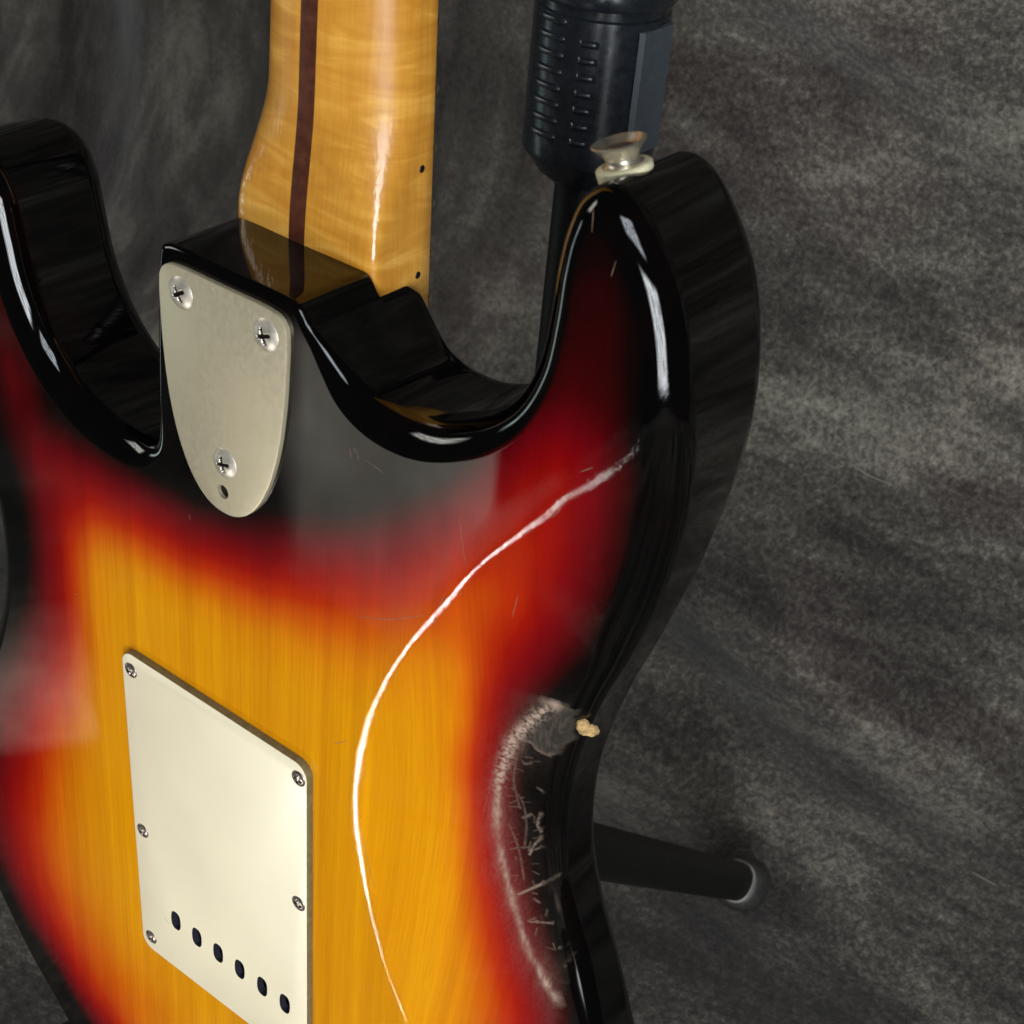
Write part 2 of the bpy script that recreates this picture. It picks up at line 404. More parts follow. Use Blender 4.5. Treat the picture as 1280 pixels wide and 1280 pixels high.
# edge radius: tight on the neck block, generous elsewhere
bd, _ = seg_dist(O, np.array([(-30, 225.), (-28, 274), (28, 274)]), np.array([(-28, 274.), (28, 274), (28.1, 273)]))
RAD = 2.2+6.8*smooth01(bd/34)
wm = smooth01((O[:, 0]-95)/10)*smooth01((O[:, 1]-10)/30)*(1-smooth01((O[:, 1]-175)/50)); RAD = RAD*(1-.42*wm)
def ring_smooth(a, k):
    for _ in range(k): a = (a+np.roll(a, 1)*.5+np.roll(a, -1)*.5)/2
    return a
RAD = ring_smooth(RAD, 30)

CVN = VN(21)
CR = catmull([(168, 320), (147, 295), (130, 271), (118, 256), (107, 240), (95, 224), (83, 203), (71, 181), (62.5, 160), (57, 138), (55.2, 114), (58.5, 92), (65, 67), (73, 47), (84, 28), (100, 0), (124, -38), (156, -74), (190, -100)], False, .7)
CR = CR + 0
for _ in range(25): CR[1:-1] = .5*CR[1:-1]+.25*(CR[:-2]+CR[2:])
def depth(P):
    d, s = seg_dist(P, CR[:-1], CR[1:])
    d = d*s      # travelling down, positive side = right (+x) must be inside
    d = d*(1.0 if DSIGN > 0 else -1.0)
    y = P[:, 1]
    w = .62+1.7*smooth01((y-230)/46)+1.2*smooth01((20-y)/60)
    w = w*(.65+.7*CVN(P[:, 0]/9+40, P[:, 1]/13+40))
    sl = np.tan(np.radians(20.5))
    sp = w*np.logaddexp(0, d/w)
    return sl*sp
DSIGN = 1
_d, _s = seg_dist(np.array([[100., 120.]]), CR[:-1], CR[1:]); DSIGN = 1 if _s[0] > 0 else -1
def grad(P, e=.25):
    gx = (depth(P+[e, 0])-depth(P-[e, 0]))/(2*e); gy = (depth(P+[0, e])-depth(P-[0, e]))/(2*e)
    return gx, gy
# pixel helper for laying out wear (marks are placed on the lacquer where the photograph shows them, in guitar millimetres)
def unproj(u, v, z):
    d = R.T @ np.array([(u-640)/FPX, (v-640)/FPX, 1]); k = (z-CAMP[2])/d[2]; return (CAMP+k*d)[:2]
def on_face(pts):
    out = []
    for u, v in pts:
        z = 0.
        for _ in range(14):
            p = unproj(u, v, z); z = -float(depth(np.array([p]))[0])
        out.append(p)
    return np.array(out)

CAV = np.array([(-36., -14.), (31., -14.), (31., 100.), (-36., 100.)])
arcpx = [(757, 846), (735, 851), (712, 862), (690, 880), (665, 900), (642, 926), (628, 960), (622, 1000), (625, 1050), (632, 1090), (644, 1135), (658, 1180), (676, 1218), (698, 1252), (722, 1288)]
ARC = catmull(on_face(arcpx), False, 1.0)
PATCH = on_face([(655, 912), (672, 893), (695, 876), (722, 866), (733, 872), (724, 884), (716, 896), (718, 906), (712, 916), (716, 926), (704, 932), (698, 942), (684, 944), (672, 938), (664, 928), (650, 926)])

def body_mesh():
    K = 9
    rings = []; rn = []
    dO = depth(O); gx, gy = grad(O)
    for k in range(K+1):
        th = (math.pi/2)*(1-k/K)            # pi/2 = flush with the face, 0 = vertical wall
        P = O-nrm*(RAD*(1-math.cos(th)))[:, None]
        z = -depth(P)-RAD*(1-math.sin(th))
        g = grad(P)
        n3 = np.stack([nrm[:, 0]*math.cos(th)+g[0]*math.sin(th), nrm[:, 1]*math.cos(th)+g[1]*math.sin(th), np.full(NO, math.sin(th))], 1)
        rings.append(np.column_stack([P, z])); rn.append(n3/np.linalg.norm(n3, axis=1)[:, None])
    OF = O.copy(); m_ = (O[:, 0] > -27) & (O[:, 0] < 36) & (O[:, 1] > 250)
    OF[m_, 1] = np.minimum(OF[m_, 1], 267.3-.05*np.abs(O[m_, 0]-31)**1.5*(O[m_, 0] > 31))
    wn = np.column_stack([nrm, np.zeros(NO)])
    zl = np.minimum(-29.0, rings[-1][:, 2]-.3)
    for zz, oo in ((zl, O), (zl-.3, OF)):
        rings.append(np.column_stack([oo, zz])); rn.append(wn)
    FR = np.minimum(RAD, 8.0); FT = -45.0
    for k in range(K+1):
        th = (math.pi/2)*(k/K)
        P = OF-nrm*(FR*(1-math.cos(th)))[:, None]
        z = FT+FR*(1-math.sin(th))
        n3 = np.stack([nrm[:, 0]*math.cos(th), nrm[:, 1]*math.cos(th), np.full(NO, -math.sin(th))], 1)
        rings.append(np.column_stack([P, z])); rn.append(n3)
    inner = rings[0][:, :2]
    # interior points of differing density
    pts = []
    def grid(x0, x1, y0, y1, s, jit=.12):
        xs = np.arange(x0, x1, s); ys = np.arange(y0, y1, s*.866)
        X, Y = np.meshgrid(xs, ys); X = X+(np.arange(len(ys)) % 2)[:, None]*s/2
        P = np.stack([X.ravel(), Y.ravel()], 1); return P
    crd = lambda P: seg_dist(P, CR[:-1:2], CR[2::2] if len(CR[2::2]) == len(CR[:-1:2]) else CR[2::2][:len(CR[:-1:2])])[0]
    A_ = CR[0:-2:2]; B_ = CR[2::2]; n_ = min(len(A_), len(B_)); A_, B_ = A_[:n_], B_[:n_]
    coarse = grid(-165, 165, -156, 340, 2.8)
    wx0, wx1, wy0, wy1 = 84, 126, 16, 176
    inw = lambda P, m=0: (P[:, 0] > wx0-m) & (P[:, 0] < wx1+m) & (P[:, 1] > wy0-m) & (P[:, 1] < wy1+m)
    dc = seg_dist(coarse, A_, B_)[0]
    coarse = coarse[(dc > 6.0) & ~inw(coarse, 1.0)]
    mid = grid(50, 150, -60, 300, 1.0); dc = seg_dist(mid, A_, B_)[0]; mid = mid[(dc <= 6.0) & ~inw(mid, .6)]
    fine = grid(wx0, wx1, wy0, wy1, .42)
    vf = grid(50, 140, -30, 262, .36); vf = vf[seg_dist(vf[:, :], A_, B_)[0] < 1.6] if True else vf
    mid = mid[seg_dist(mid, A_, B_)[0] > 1.8]; fine = fine
    P = np.vstack([coarse, mid, fine, vf])
    P = P[inside(P, inner)]
    ii = inner[::2]; di, _ = seg_dist(P, ii, np.roll(ii, -1, 0)); P = P[di > .45]
    cavd, _ = seg_dist(P, CAV, np.roll(CAV, -1, 0)); P = P[(~inside(P, CAV)) & (cavd > .6)]
    cav = []
    for i in range(4):
        a, b = CAV[i], CAV[(i+1) % 4]; n = int(np.linalg.norm(b-a)/3)
        cav += [a+(b-a)*t/n for t in range(n)]
    cav = np.array(cav)
    allp = np.vstack([inner, cav, P]); ni, nc = len(inner), len(cav)
    edges = [(i, (i+1) % ni) for i in range(ni)]+[(ni+i, ni+(i+1) % nc) for i in range(nc)]
    vo, _, fo, ov, _, _ = delaunay_2d_cdt([Vector(p) for p in allp], edges, [], 0, 1e-5)
    vo = np.array([tuple(v) for v in vo]); fo = np.array([f for f in fo])
    c = vo[fo].mean(1); keep = inside(c, inner) & ~inside(c, CAV); fo = fo[keep]
    # map outputs back to input ids
    idmap = {}
    for i, src in enumerate(ov):
        for s_ in src: idmap[s_] = i
    zt = -depth(vo); g = grad(vo); nt_ = np.stack([g[0], g[1], np.ones(len(vo))], 1); nt_ /= np.linalg.norm(nt_, axis=1)[:, None]
    V = [np.column_stack([vo, zt])]; NN = [nt_]; F = [tuple(f) for f in fo]
    # orientation check
    a, b, c_ = vo[fo[0][0]], vo[fo[0][1]], vo[fo[0][2]]
    if (b[0]-a[0])*(c_[1]-a[1])-(b[1]-a[1])*(c_[0]-a[0]) < 0: F = [f[::-1] for f in F]
    base = len(vo); prev = [idmap[i] for i in range(ni)]
    ccw = area2 > 0
    for k in range(1, len(rings)):
        V.append(rings[k]); NN.append(rn[k]); cur = list(range(base, base+NO)); base += NO
        for i in range(NO):
            j = (i+1) % NO
            f = (prev[i], cur[i], cur[j], prev[j]); F.append(f if ccw else f[::-1])
        prev = cur
    nf_top = len(F)
    F.append(tuple(prev[::-1]) if ccw else tuple(prev))
    # cavity walls and floor
    cv = [idmap[ni+i] for i in range(nc)]
    V.append(np.column_stack([cav, np.full(nc, -33.)])); NN.append(np.tile([0, 0, 1.], (nc, 1)))
    low = list(range(base, base+nc)); base += nc
    mi = [0]*len(F)
    for i in range(nc):
        j = (i+1) % nc; F.append((cv[i], low[i], low[j], cv[j])); mi.append(1)
    F.append(tuple(low)); mi.append(1)
    V = np.vstack(V); NN = np.vstack(NN)
    o = mesh('body', GV(V), F, [M_burst, M_cavity], guitar, True, mi=mi)
    me = o.data
    assert len(me.vertices) == len(V)
    # the cavity and the front keep flat normals
    flat = np.zeros(len(me.polygons), bool); flat[nf_top:] = True
    me.polygons.foreach_set('use_smooth', ~flat)
    nl = [None]*len(me.loops)
    for p in me.polygons:
        if flat[p.index]:
            n = tuple(p.normal)
            for li in p.loop_indices: nl[li] = n
        else:
            for li in p.loop_indices: nl[li] = tuple(NN[me.loops[li].vertex_index])
    me.normals_split_custom_set(nl)
    # ---- burst field (0 amber ... 1 black) from control points, in photograph-traced positions on the face
    ctl = []
    def add(t, pts):
        for p in on_face(pts): ctl.append((p[0], p[1], t))
    add(1.0, [(0, 470), (60, 520), (130, 560), (200, 600), (250, 630), (300, 645), (360, 640), (420, 640), (480, 625), (540, 605), (590, 575), (640, 525), (670, 470), (695, 380), (712, 300)])
    add(.78, [(45, 560), (160, 605), (230, 640), (300, 668), (370, 668), (430, 668), (500, 655), (560, 625), (610, 585), (650, 540)])
    add(.84, [(690, 500), (715, 450), (730, 500)])
    add(.60, [(60, 590), (130, 615), (210, 655), (290, 690), (370, 700), (440, 700), (520, 690), (580, 650), (640, 590), (690, 565)])
    add(.42, [(100, 640), (160, 655), (230, 695), (300, 720), (370, 740), (440, 745), (520, 735), (590, 700), (640, 670)])
    add(.30, [(110, 665), (180, 690), (250, 725), (330, 755), (420, 780), (500, 785), (560, 770), (620, 745)])
    add(.14, [(130, 700), (200, 725), (280, 765), (360, 800), (440, 835), (500, 845), (545, 840)])
    add(0, [(150, 740), (220, 770), (300, 830), (420, 890), (500, 920), (150, 850), (140, 950), (140, 1050), (170, 1150), (240, 1230), (420, 1000), (470, 1150), (500, 1250), (535, 930), (540, 1050), (545, 1150), (540, 1250), (300, 1000), (440, 1270)])
    add(1.0, [(40, 600), (50, 660), (45, 720), (30, 790), (10, 850)]) if False else None
    add(.95, [(28, 620), (36, 680), (34, 740), (15, 800)])
    add(.80, [(45, 620), (52, 690), (50, 750), (32, 820), (5, 880)])
    add(.72, [(55, 560), (62, 610), (62, 660)])
    add(.62, [(100, 590), (90, 625)])
    add(.60, [(68, 660), (70, 700), (70, 760), (55, 830), (30, 900), (20, 960), (12, 1020), (20, 1070)])
    add(.38, [(90, 690), (92, 760), (82, 830), (62, 900), (50, 960), (45, 1020), (52, 1080), (75, 1140), (105, 1200), (145, 1262)])
    add(.18, [(112, 730), (115, 800), (105, 880), (92, 960), (86, 1030), (95, 1090), (120, 1150), (160, 1215), (205, 1275)])
    add(.62, [(28, 1100), (60, 1165), (95, 1225), (125, 1270)])
    add(.98, [(4, 1100), (22, 1140), (50, 1185), (78, 1225), (108, 1275)])
    add(.14, [(572, 840), (575, 900), (572, 1000), (575, 1100), (582, 1200), (585, 1270)])
    add(.30, [(597, 800), (588, 900), (580, 1000), (586, 1100), (600, 1200), (610, 1270)])
    add(.44, [(655, 700), (652, 740), (622, 800), (605, 900), (597, 1000), (606, 1100), (624, 1200), (640, 1270)])
    add(.58, [(700, 640), (702, 690), (688, 740), (660, 800), (622, 900), (614, 1000), (624, 1100), (646, 1190), (664, 1260)])
    add(.56, [(720, 600)])
    add(.74, [(745, 560), (752, 600), (746, 650), (734, 720), (706, 790)])
    add(.80, [(645, 885), (634, 940), (632, 1010), (644, 1090), (664, 1170), (684, 1240)])
    add(.88, [(750, 440), (757, 500), (776, 560), (774, 640), (762, 720), (736, 790)])
    add(.90, [(730, 370), (728, 430), (745, 500)])
    add(.97, [(745, 300), (785, 370), (790, 450), (790, 560), (785, 640), (775, 720), (752, 790), (730, 830), (665, 900), (656, 960), (656, 1020), (668, 1090), (690, 1160), (712, 1240)])
    ctl += [(-150, 240, 1), (-140, 262, 1), (-120, 262, .95), (-110, 230, .9), (-105, 200, .65), (40, -100, .1), (-40, -100, .1), (100, -80, .3), (-90, -90, .45), (0, -140, .95), (120, -100, .9), (145, -60, .95), (148, 0, .95), (135, 40, .95), (90, -20, .05), (60, -135, .95), (-60, -135, .95)]
    ctl += [(x, y, 1.0) for x, y in ((-25, 268), (0, 268), (25, 268), (-20, 240), (20, 240), (0, 225))]
    C_ = np.array(ctl); XY = C_[:, :2]/100
    def phi(r): return np.where(r > 1e-9, r*r*np.log(np.maximum(r, 1e-9)), 0)
    D = np.linalg.norm(XY[:, None]-XY[None], axis=2); n = len(XY)
    A = np.zeros((n+3, n+3)); A[:n, :n] = phi(D)+.02*np.eye(n); A[:n, n] = 1; A[:n, n+1:] = XY; A[n, :n] = 1; A[n+1:, :n] = XY.T
    sol = np.linalg.solve(A, np.r_[C_[:, 2], 0, 0, 0])
    Q = V[:, :2]/100; t = np.zeros(len(Q))
    for i0 in range(0, len(Q), 5000):
        q = Q[i0:i0+5000]; t[i0:i0+5000] = phi(np.linalg.norm(q[:, None]-XY[None], axis=2)) @ sol[:n]+sol[n]+q @ sol[n+1:]
    o3 = O[::3]; de, _ = seg_dist(V[:, :2], o3, np.roll(o3, -1, 0))
    edge = 1-smooth01((de-1.0)/(8.0-4*smooth01((V[:, 0]-95)/10)))
    t = np.clip(t, 0, 1); t = np.maximum(t, edge)
    t[len(vo):] = 1.0
    # ---- wear
    P2 = V[:, :2]; va, vb, vc = VN(11), VN(12), VN(13)
    top = np.zeros(len(V), bool); top[:len(vo)+5*NO] = True
    near = top & inw(P2, 3)
    idx = np.where(near)[0]; p = P2[idx]
    dA, sA = seg_dist(p, ARC[:-1], ARC[1:])
    sgn = sA*(1 if (seg_dist(np.array([[112., 110.]]), ARC[:-1], ARC[1:])[1][0] > 0) else -1)   # + towards the edge
    ds = dA*sgn
    nA = va(p[:, 0]*1.7, p[:, 1]*.55); nB = vb(p[:, 0]*3.3+ds*.6, p[:, 1]*1.1); nC = vc(p[:, 0]*.35, p[:, 1]*.12)
    core = np.exp(-(ds/(.75+.8*nC))**2)*(.15+.85*nA)
    halo = np.exp(-np.abs(ds)/4.2)*.24*(.3+nB)
    w = np.clip(core*.75+halo, 0, 1)*(.55+.7*nC)
    up = smooth01((p[:, 1]-128)/16)
    w = w*(1-.25*up)+up*np.exp(-(ds/1.8)**2)*smooth01((vb(p[:, 0]*1.3, p[:, 1]*1.3)-.42)/.2)*.75
    # crazed scratches between the arc and the edge
    cr_ = np.abs(va(p[:, 0]*.9+3, p[:, 1]*.42)-.5); cr2 = np.abs(vb(p[:, 0]*.5+7, p[:, 1]*.8+5)-.5)
    zone = smooth01(ds/2)*(1-smooth01((ds-8.5)/5))*smooth01((p[:, 1]-70)/12)*(1-smooth01((p[:, 1]-138)/10))
    w = w*(.72+.28*(1-zone))
    def scratch(px, wid, amp, rough=.5):
        nonlocal w
        q = on_face(px); q = catmull(q, False, .5) if len(q) > 2 else q
        dd, _ = seg_dist(p, q[:-1], q[1:])
        w = np.maximum(w, amp*np.exp(-(dd/wid)**2)*(1-rough+rough*2*va(p[:, 0]*2.1, p[:, 1]*2.1+4)))
    scratch([(648, 1118), (684, 1102), (718, 1087)], .42, .60, .2)
    scratch([(688, 1108), (693, 1124), (697, 1140)], .35, .30)
    scratch([(662, 1152), (690, 1154)], .35, .40)
    scratch([(676, 1016), (672, 1032), (678, 1044), (668, 1056), (662, 1068)], .36, .42, .8)
    scratch([(662, 1064), (680, 1058)], .3, .32); scratch([(654, 1022), (664, 1018)], .5, .35); scratch([(668, 1124), (674, 1128)], .4, .3)
    scratch([(655, 955), (664, 954)], .4, .3); scratch([(672, 985), (680, 990)], .35, .3); scratch([(640, 985), (652, 1000), (658, 1030), (655, 1060)], .35, .2)
    scratch([(636, 1030), (648, 1060), (655, 1100)], .35, .22); scratch([(648, 940), (642, 975), (650, 1010)], .35, .25)
    rs = np.random.RandomState(8)
    for _ in range(46):
        v0 = rs.uniform(930, 1230); ua = np.interp(v0, [a[1] for a in arcpx], [a[0] for a in arcpx])+rs.uniform(2, 46)
        an = rs.choice([rs.uniform(-.5, .5), rs.uniform(1.1, 1.9)]); ln = rs.uniform(3, 15)
        scratch([(ua, v0), (ua+ln*math.cos(an), v0+ln*math.sin(an))], .26, rs.uniform(.10, .28), .3)
    for _ in range(26):
        v0 = rs.uniform(860, 1000); ua = np.interp(v0, [a[1] for a in arcpx][2:], [a[0] for a in arcpx][2:])+rs.uniform(-12, 4)
        ln = rs.uniform(18, 45); scratch([(ua, v0), (ua-ln*.28, v0+ln)], .24, rs.uniform(.10, .26), .3)
    scratch([(745, 858), (752, 850), (760, 845)], .5, .5)
    scratch([(640, 640), (612, 682)], .3, .15)
    # worn patch with a pale ragged rim
    pin = inside(p, PATCH); dp, _ = seg_dist(p, PATCH, np.roll(PATCH, -1, 0))
    jag = .7*(va(p[:, 0]*1.2, p[:, 1]*1.2)-.5)
    patch = np.where(pin, smooth01((dp+jag)/.5), 0)
    w = np.maximum(w*(1-.85*(pin & (dp > 1.0))), .45*np.exp(-((dp+jag)/.42)**2)*(.5+.6*nB))
    w = np.maximum(w, patch*.10*(va(p[:, 0]*4, p[:, 1]*.5) > .55))
    # flaking along the upper part
    fl = smooth01((va(p[:, 0]*1.9+2, p[:, 1]*1.9)-.60)/.08)*np.exp(-(ds/2.4)**2)*smooth01((p[:, 1]-140)/10)
    w = np.maximum(w, .7*fl)
    w = np.where(idx >= len(vo), w*.25, w*.86)
    wear = np.zeros(len(V)); wear[idx] = np.clip(w, 0, .9)
    pt = np.zeros(len(V)); pt[idx] = patch*.9
    ccd, _ = seg_dist(P2, CR[:-1], CR[1:]); crease = np.where(top, np.exp(-(ccd/5)**2), 0)
    for nm, arr in (('burst', t), ('wear', wear), ('patch', pt), ('crease', crease)):
        a = me.attributes.new(nm, 'FLOAT', 'POINT'); a.data.foreach_set('value', arr.astype(np.float32))
    print('body verts', len(V), 'faces', len(F))
    return o
body = body_mesh()

# bare wood chip at the waist edge
def chip():
    # irregular shallow crater with a raised torn rim, sits on the rounded edge
    c = on_face([(733, 915)])[0]-np.array([.6, 0]); print('chip', c)
    r = np.random.RandomState(5)
    cz = -float(depth(np.array([c]))[0])
    g = grad(np.array([c])); n = Vector((g[0][0]+.45, g[1][0]-.02, 1)).normalized()
    ux = n.cross(Vector((0, 1, 0))).normalized()*-1; uy = n.cross(ux).normalized()
    if uy.y < 0: uy = -uy
    if ux.x < 0: ux = -ux
    V = []; F = []; K = 28
    prof = [(0, .05), (.35, .25), (.7, .15), (.9, .30), (1.0, -.9)]
    rad = [2.7*(1+.32*math.cos(2*a+1.0)+.16*math.cos(3*a+.4))+r.uniform(-.3, .3) for a in [2*math.pi*k/K for k in range(K)]]
    V.append(Vector((0, 0, prof[0][1])))
    for f, h in prof[1:]:
        for k in range(K):
            a = 2*math.pi*k/K; V.append(Vector((rad[k]*f*math.cos(a), rad[k]*f*math.sin(a)*1.25, h+(r.uniform(-.16, .16) if f < 1 else 0))))
    V = [Vector((c[0], c[1], cz-1.0))+ux*v.x+uy*v.y+n*v.z for v in V]
    for k in range(K): F.append((0, 1+k, 1+(k+1) % K))
    for q in range(len(prof)-2):
        for k in range(K):
            a = 1+q*K+k; b = 1+q*K+(k+1) % K; F.append((a, a+K, b+K, b))
    o = mesh('bare_wood_chip', GV(V), F, M_chip, body, True)
    tag(o, label='pale bare wood chip at the waist edge')
chip()

# hairline scratches standing in the lacquer
def scratch_piece(px, wid=.16, lift=.04):
    q = on_face(px); q = catmull(q, False, 1.0) if len(q) > 2 else np.linspace(q[0], q[1], 6)
    V = []; F = []; n = len(q); tz = -depth(q)
    for i in range(n):
        t = q[min(i+1, n-1)]-q[max(i-1, 0)]; t = t/np.linalg.norm(t); nn = np.array([-t[1], t[0]]); w_ = wid*(.25+math.sin(math.pi*i/(n-1))**.6*.75)
        V += [(*(q[i]-nn*w_), tz[i]+lift), (*q[i], tz[i]+lift+.03), (*(q[i]+nn*w_), tz[i]+lift)]
    for i in range(n-1):
        for k in range(2): F.append((i*3+k, i*3+k+1, (i+1)*3+k+1, (i+1)*3+k))
    mesh('scratch', GV(V), F, M_scratch, body, True)
for px in ([(437, 560), (440, 573)], [(446, 562), (449, 576)], [(443, 558), (444, 566)], [(455, 574), (470, 584), (480, 592)],
           [(444, 770), (486, 774), (530, 769)], [(575, 645), (578, 680), (582, 704)], [(770, 326), (764, 346)], [(742, 262), (740, 290)],
           [(700, 622), (716, 616)], [(672, 650), (690, 646), (702, 636)], [(650, 668), (664, 662)], [(725, 590), (742, 584)], [(648, 742), (640, 772)],
           [(236, 642), (238, 650)], [(92, 742), (97, 744)], [(417, 930), (434, 926)], [(450, 1030), (456, 1062), (468, 1110)], [(556, 742), (541, 778)]):
    scratch_piece(px, .08 if len(px) > 2 else .09)

# ---- generic plates with holes
def plate(name, outline, holes, z0, z1, bev, mats, parent, edge_mi=1, hole_mi=1):
    ol = np.array(outline); n = len(ol)
    tg = np.roll(ol, -1, 0)-np.roll(ol, 1, 0); tg /= np.linalg.norm(tg, axis=1)[:, None]; nr = np.stack([tg[:, 1], -tg[:, 0]], 1)
    if (ol[:, 0]*np.roll(ol[:, 1], -1)-ol[:, 1]*np.roll(ol[:, 0], -1)).sum() < 0: nr = -nr; flip = True
    else: flip = False
    inn = ol-nr*bev
    pts = [inn]+[np.array(h) for h in holes]; allp = np.vstack(pts); edges = []; b = 0; starts = []
    for q in pts:
        starts.append(b); edges += [(b+i, b+(i+1) % len(q)) for i in range(len(q))]; b += len(q)
    vo, _, fo, ov, _, _ = delaunay_2d_cdt([Vector(p) for p in allp], edges, [], 0, 1e-6)
    vo = np.array([tuple(v) for v in vo]); fo = np.array([f for f in fo]); c = vo[fo].mean(1)
    keep = inside(c, inn)
    for h in holes: keep &= ~inside(c, np.array(h))
    fo = fo[keep]; idm = {}
    for i, s in enumerate(ov):
        for q in s: idm[q] = i
    F = []
    for f in fo:
        a, b_, c_ = vo[f[0]], vo[f[1]], vo[f[2]]
        F.append(tuple(f) if (b_[0]-a[0])*(c_[1]-a[1])-(b_[1]-a[1])*(c_[0]-a[0]) > 0 else tuple(f[::-1]))
    V = [np.column_stack([vo, np.full(len(vo), z1)])]; mi = [0]*len(F); base = len(vo)
    def wall(prev, ring, z, m, fl):
        nonlocal base
        V.append(np.column_stack([ring, np.full(len(ring), z)])); cur = list(range(base, base+len(ring))); base += len(ring)
        k = len(ring)
        for i in range(k):
            j = (i+1) % k; f = (prev[i], cur[i], cur[j], prev[j]); F.append(f[::-1] if fl else f); mi.append(m)
        return cur
    p0 = [idm[i] for i in range(n)]
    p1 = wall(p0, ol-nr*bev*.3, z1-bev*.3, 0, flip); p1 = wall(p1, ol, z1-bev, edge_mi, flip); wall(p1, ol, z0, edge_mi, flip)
    for h, s in zip(holes, starts[1:]):
        h = np.array(h); ccw = (h[:, 0]*np.roll(h[:, 1], -1)-h[:, 1]*np.roll(h[:, 0], -1)).sum() > 0
        wall([idm[s+i] for i in range(len(h))], h, z0, hole_mi, ccw)
    return mesh(name, GV(np.vstack(V)), F, mats, parent, True, sharp=28, mi=mi)

# ---- screw head: domed disc with a cross recess (shared mesh per size)
def screw_mesh(r, dome, rec_w, rec_l, rec_d, mats, rings=16, seg=56):
    V = [(0, 0, dome-rec_d)]; F = []; mi = []
    for q in range(1, rings+1):
        f = q/rings; rr = r*f
        for k in range(seg):
            a = 2*math.pi*k/seg; x, y = rr*math.cos(a), rr*math.sin(a)
            h = dome*(1-f**2.6)
            m = max(0.0, max(min(1, (rec_w-abs(x))/(.25*rec_w)+.0) if abs(y) < rec_l*(1) else 0, min(1, (rec_w-abs(y))/(.25*rec_w)) if abs(x) < rec_l else 0))
            m = max(0, min(1, m)); e = max(0, min(1, (rec_l-rr)/(.22*rec_l)))
            h -= rec_d*m*e*(1-.45*rr/rec_l)
            V.append((x, y, h))
    for k in range(seg): V.append((r*1.0*math.cos(2*math.pi*k/seg), r*math.sin(2*math.pi*k/seg), -.8))
    def dark(ids):
        x = sum(V[i][0] for i in ids)/len(ids); y = sum(V[i][1] for i in ids)/len(ids); rr = math.hypot(x, y)
        return 1 if (rr < rec_l*.93 and (abs(x) < rec_w*.95 or abs(y) < rec_w*.95)) else 0
    for k in range(seg):
        f = (0, 1+k, 1+(k+1) % seg); F.append(f); mi.append(1)
    for q in range(rings):
        for k in range(seg):
            a = 1+q*seg+k; b = 1+q*seg+(k+1) % seg; f = (a, a+seg, b+seg, b); F.append(f); mi.append(1 if q >= rings-1 else dark(f))
    me = bpy.data.meshes.new('screw'); me.from_pydata([tuple(c*MM for c in v) for v in V], [], F); me.update()
    me.polygons.foreach_set('use_smooth', [True]*len(F)); me.polygons.foreach_set('material_index', mi)
    for m in mats: me.materials.append(m)
    return me
def put(me, name, pos, rot, parent, tilt=(0, 0)):
    o = bpy.data.objects.new(name, me); COL.objects.link(o); o.parent = parent
    o.location = G(*pos); o.rotation_euler = (tilt[0], tilt[1], rot); return o

# ---- neck plate (three bolts)
half = [(0, 196.0), (4.5, 196.6), (9.5, 199.3), (14.5, 205), (19, 214), (22.6, 226.5), (24.7, 241), (25.5, 254), (25.7, 262), (25.2, 267), (23, 269.8), (19, 270.8), (0, 271.0)]
ol = half+[(-x, y) for x, y in half[-2:0:-1]]
ol = [(x-.6, y) for x, y in ol]
npo = catmull(ol, True, 1.2)
def circ(cx, cy, r, n=24, ry=None, sq=2.0):
    out = []
    for k in range(n):
        a = 2*math.pi*k/n; c, s = math.cos(a), math.sin(a)
        out.append((cx+r*abs(c)**(2/sq)*(1 if c >= 0 else -1), cy+(ry or r)*abs(s)**(2/sq)*(1 if s >= 0 else -1)))
    return out
def at(u, v, z): return unproj(u, v, z)
hp = at(279, 614.7, 1.6)
np_obj = plate('neck_plate', npo, [circ(hp[0], hp[1], 2.3)], .05, 1.7, .45, [M_nickel, M_nickel], guitar)
back_disc = mesh('adjustment_hole_bottom', GV([(x, y, .35) for x, y in circ(hp[0], hp[1], 2.29)]), [tuple(range(24))], M_recess, np_obj)
big = screw_mesh(5.2, 1.5, .62, 2.9, 1.3, [M_nickel_s, M_recess])
rim_v, rim_f = lathe([(5.9, .0), (5.85, .12), (5.3, .10), (5.0, -.4)], 40)
for (u, v), rr in (((224, 367), .55), ((330.2, 420), .35), ((279.3, 580.3), .25)):
    x, y = at(u, v, 2.2)
    s = put(big, 'screw', (x, y, 1.55), rr, np_obj)
    s.rotation_euler = (0, 0, rr)

# ---- back plate (tremolo cover)
ang = .0241
def bp(x, y):   # plate coordinates -> body, plate is fitted slightly askew
    return (-3.5+x*math.cos(ang)-y*math.sin(ang)*1.0, y*math.cos(ang)+x*math.sin(ang)*0.0)
x0, x1, y0, y1, rc = -44.6, 43.6, -25.5, 117.5, 5.5
rect = []
for cx, cy, a0 in ((x1-rc, y0+rc, -90), (x1-rc, y1-rc, 0), (x0+rc, y1-rc, 90), (x0+rc, y0+rc, 180)):
    rect += [(cx+rc*math.cos(math.radians(a0+k*9)), cy+rc*math.sin(math.radians(a0+k*9))) for k in range(11)]
rect = [bp(*p) for p in rect]
hol = []
for u, v in ((222.4, 1149.1), (248.6, 1169.8), (275.2, 1189.4), (302.1, 1209.7), (330.2, 1231.2), (358.4, 1252.7)):
    x, y = at(u, v, 2.0); hol.append(circ(x, y, 2.6, 20, 4.6, 2.6))
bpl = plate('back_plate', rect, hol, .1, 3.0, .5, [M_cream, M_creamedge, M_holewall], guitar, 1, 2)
small = screw_mesh(3.0, .7, .55, 1.9, 1.0, [M_steel_d, M_recess], 10, 36)
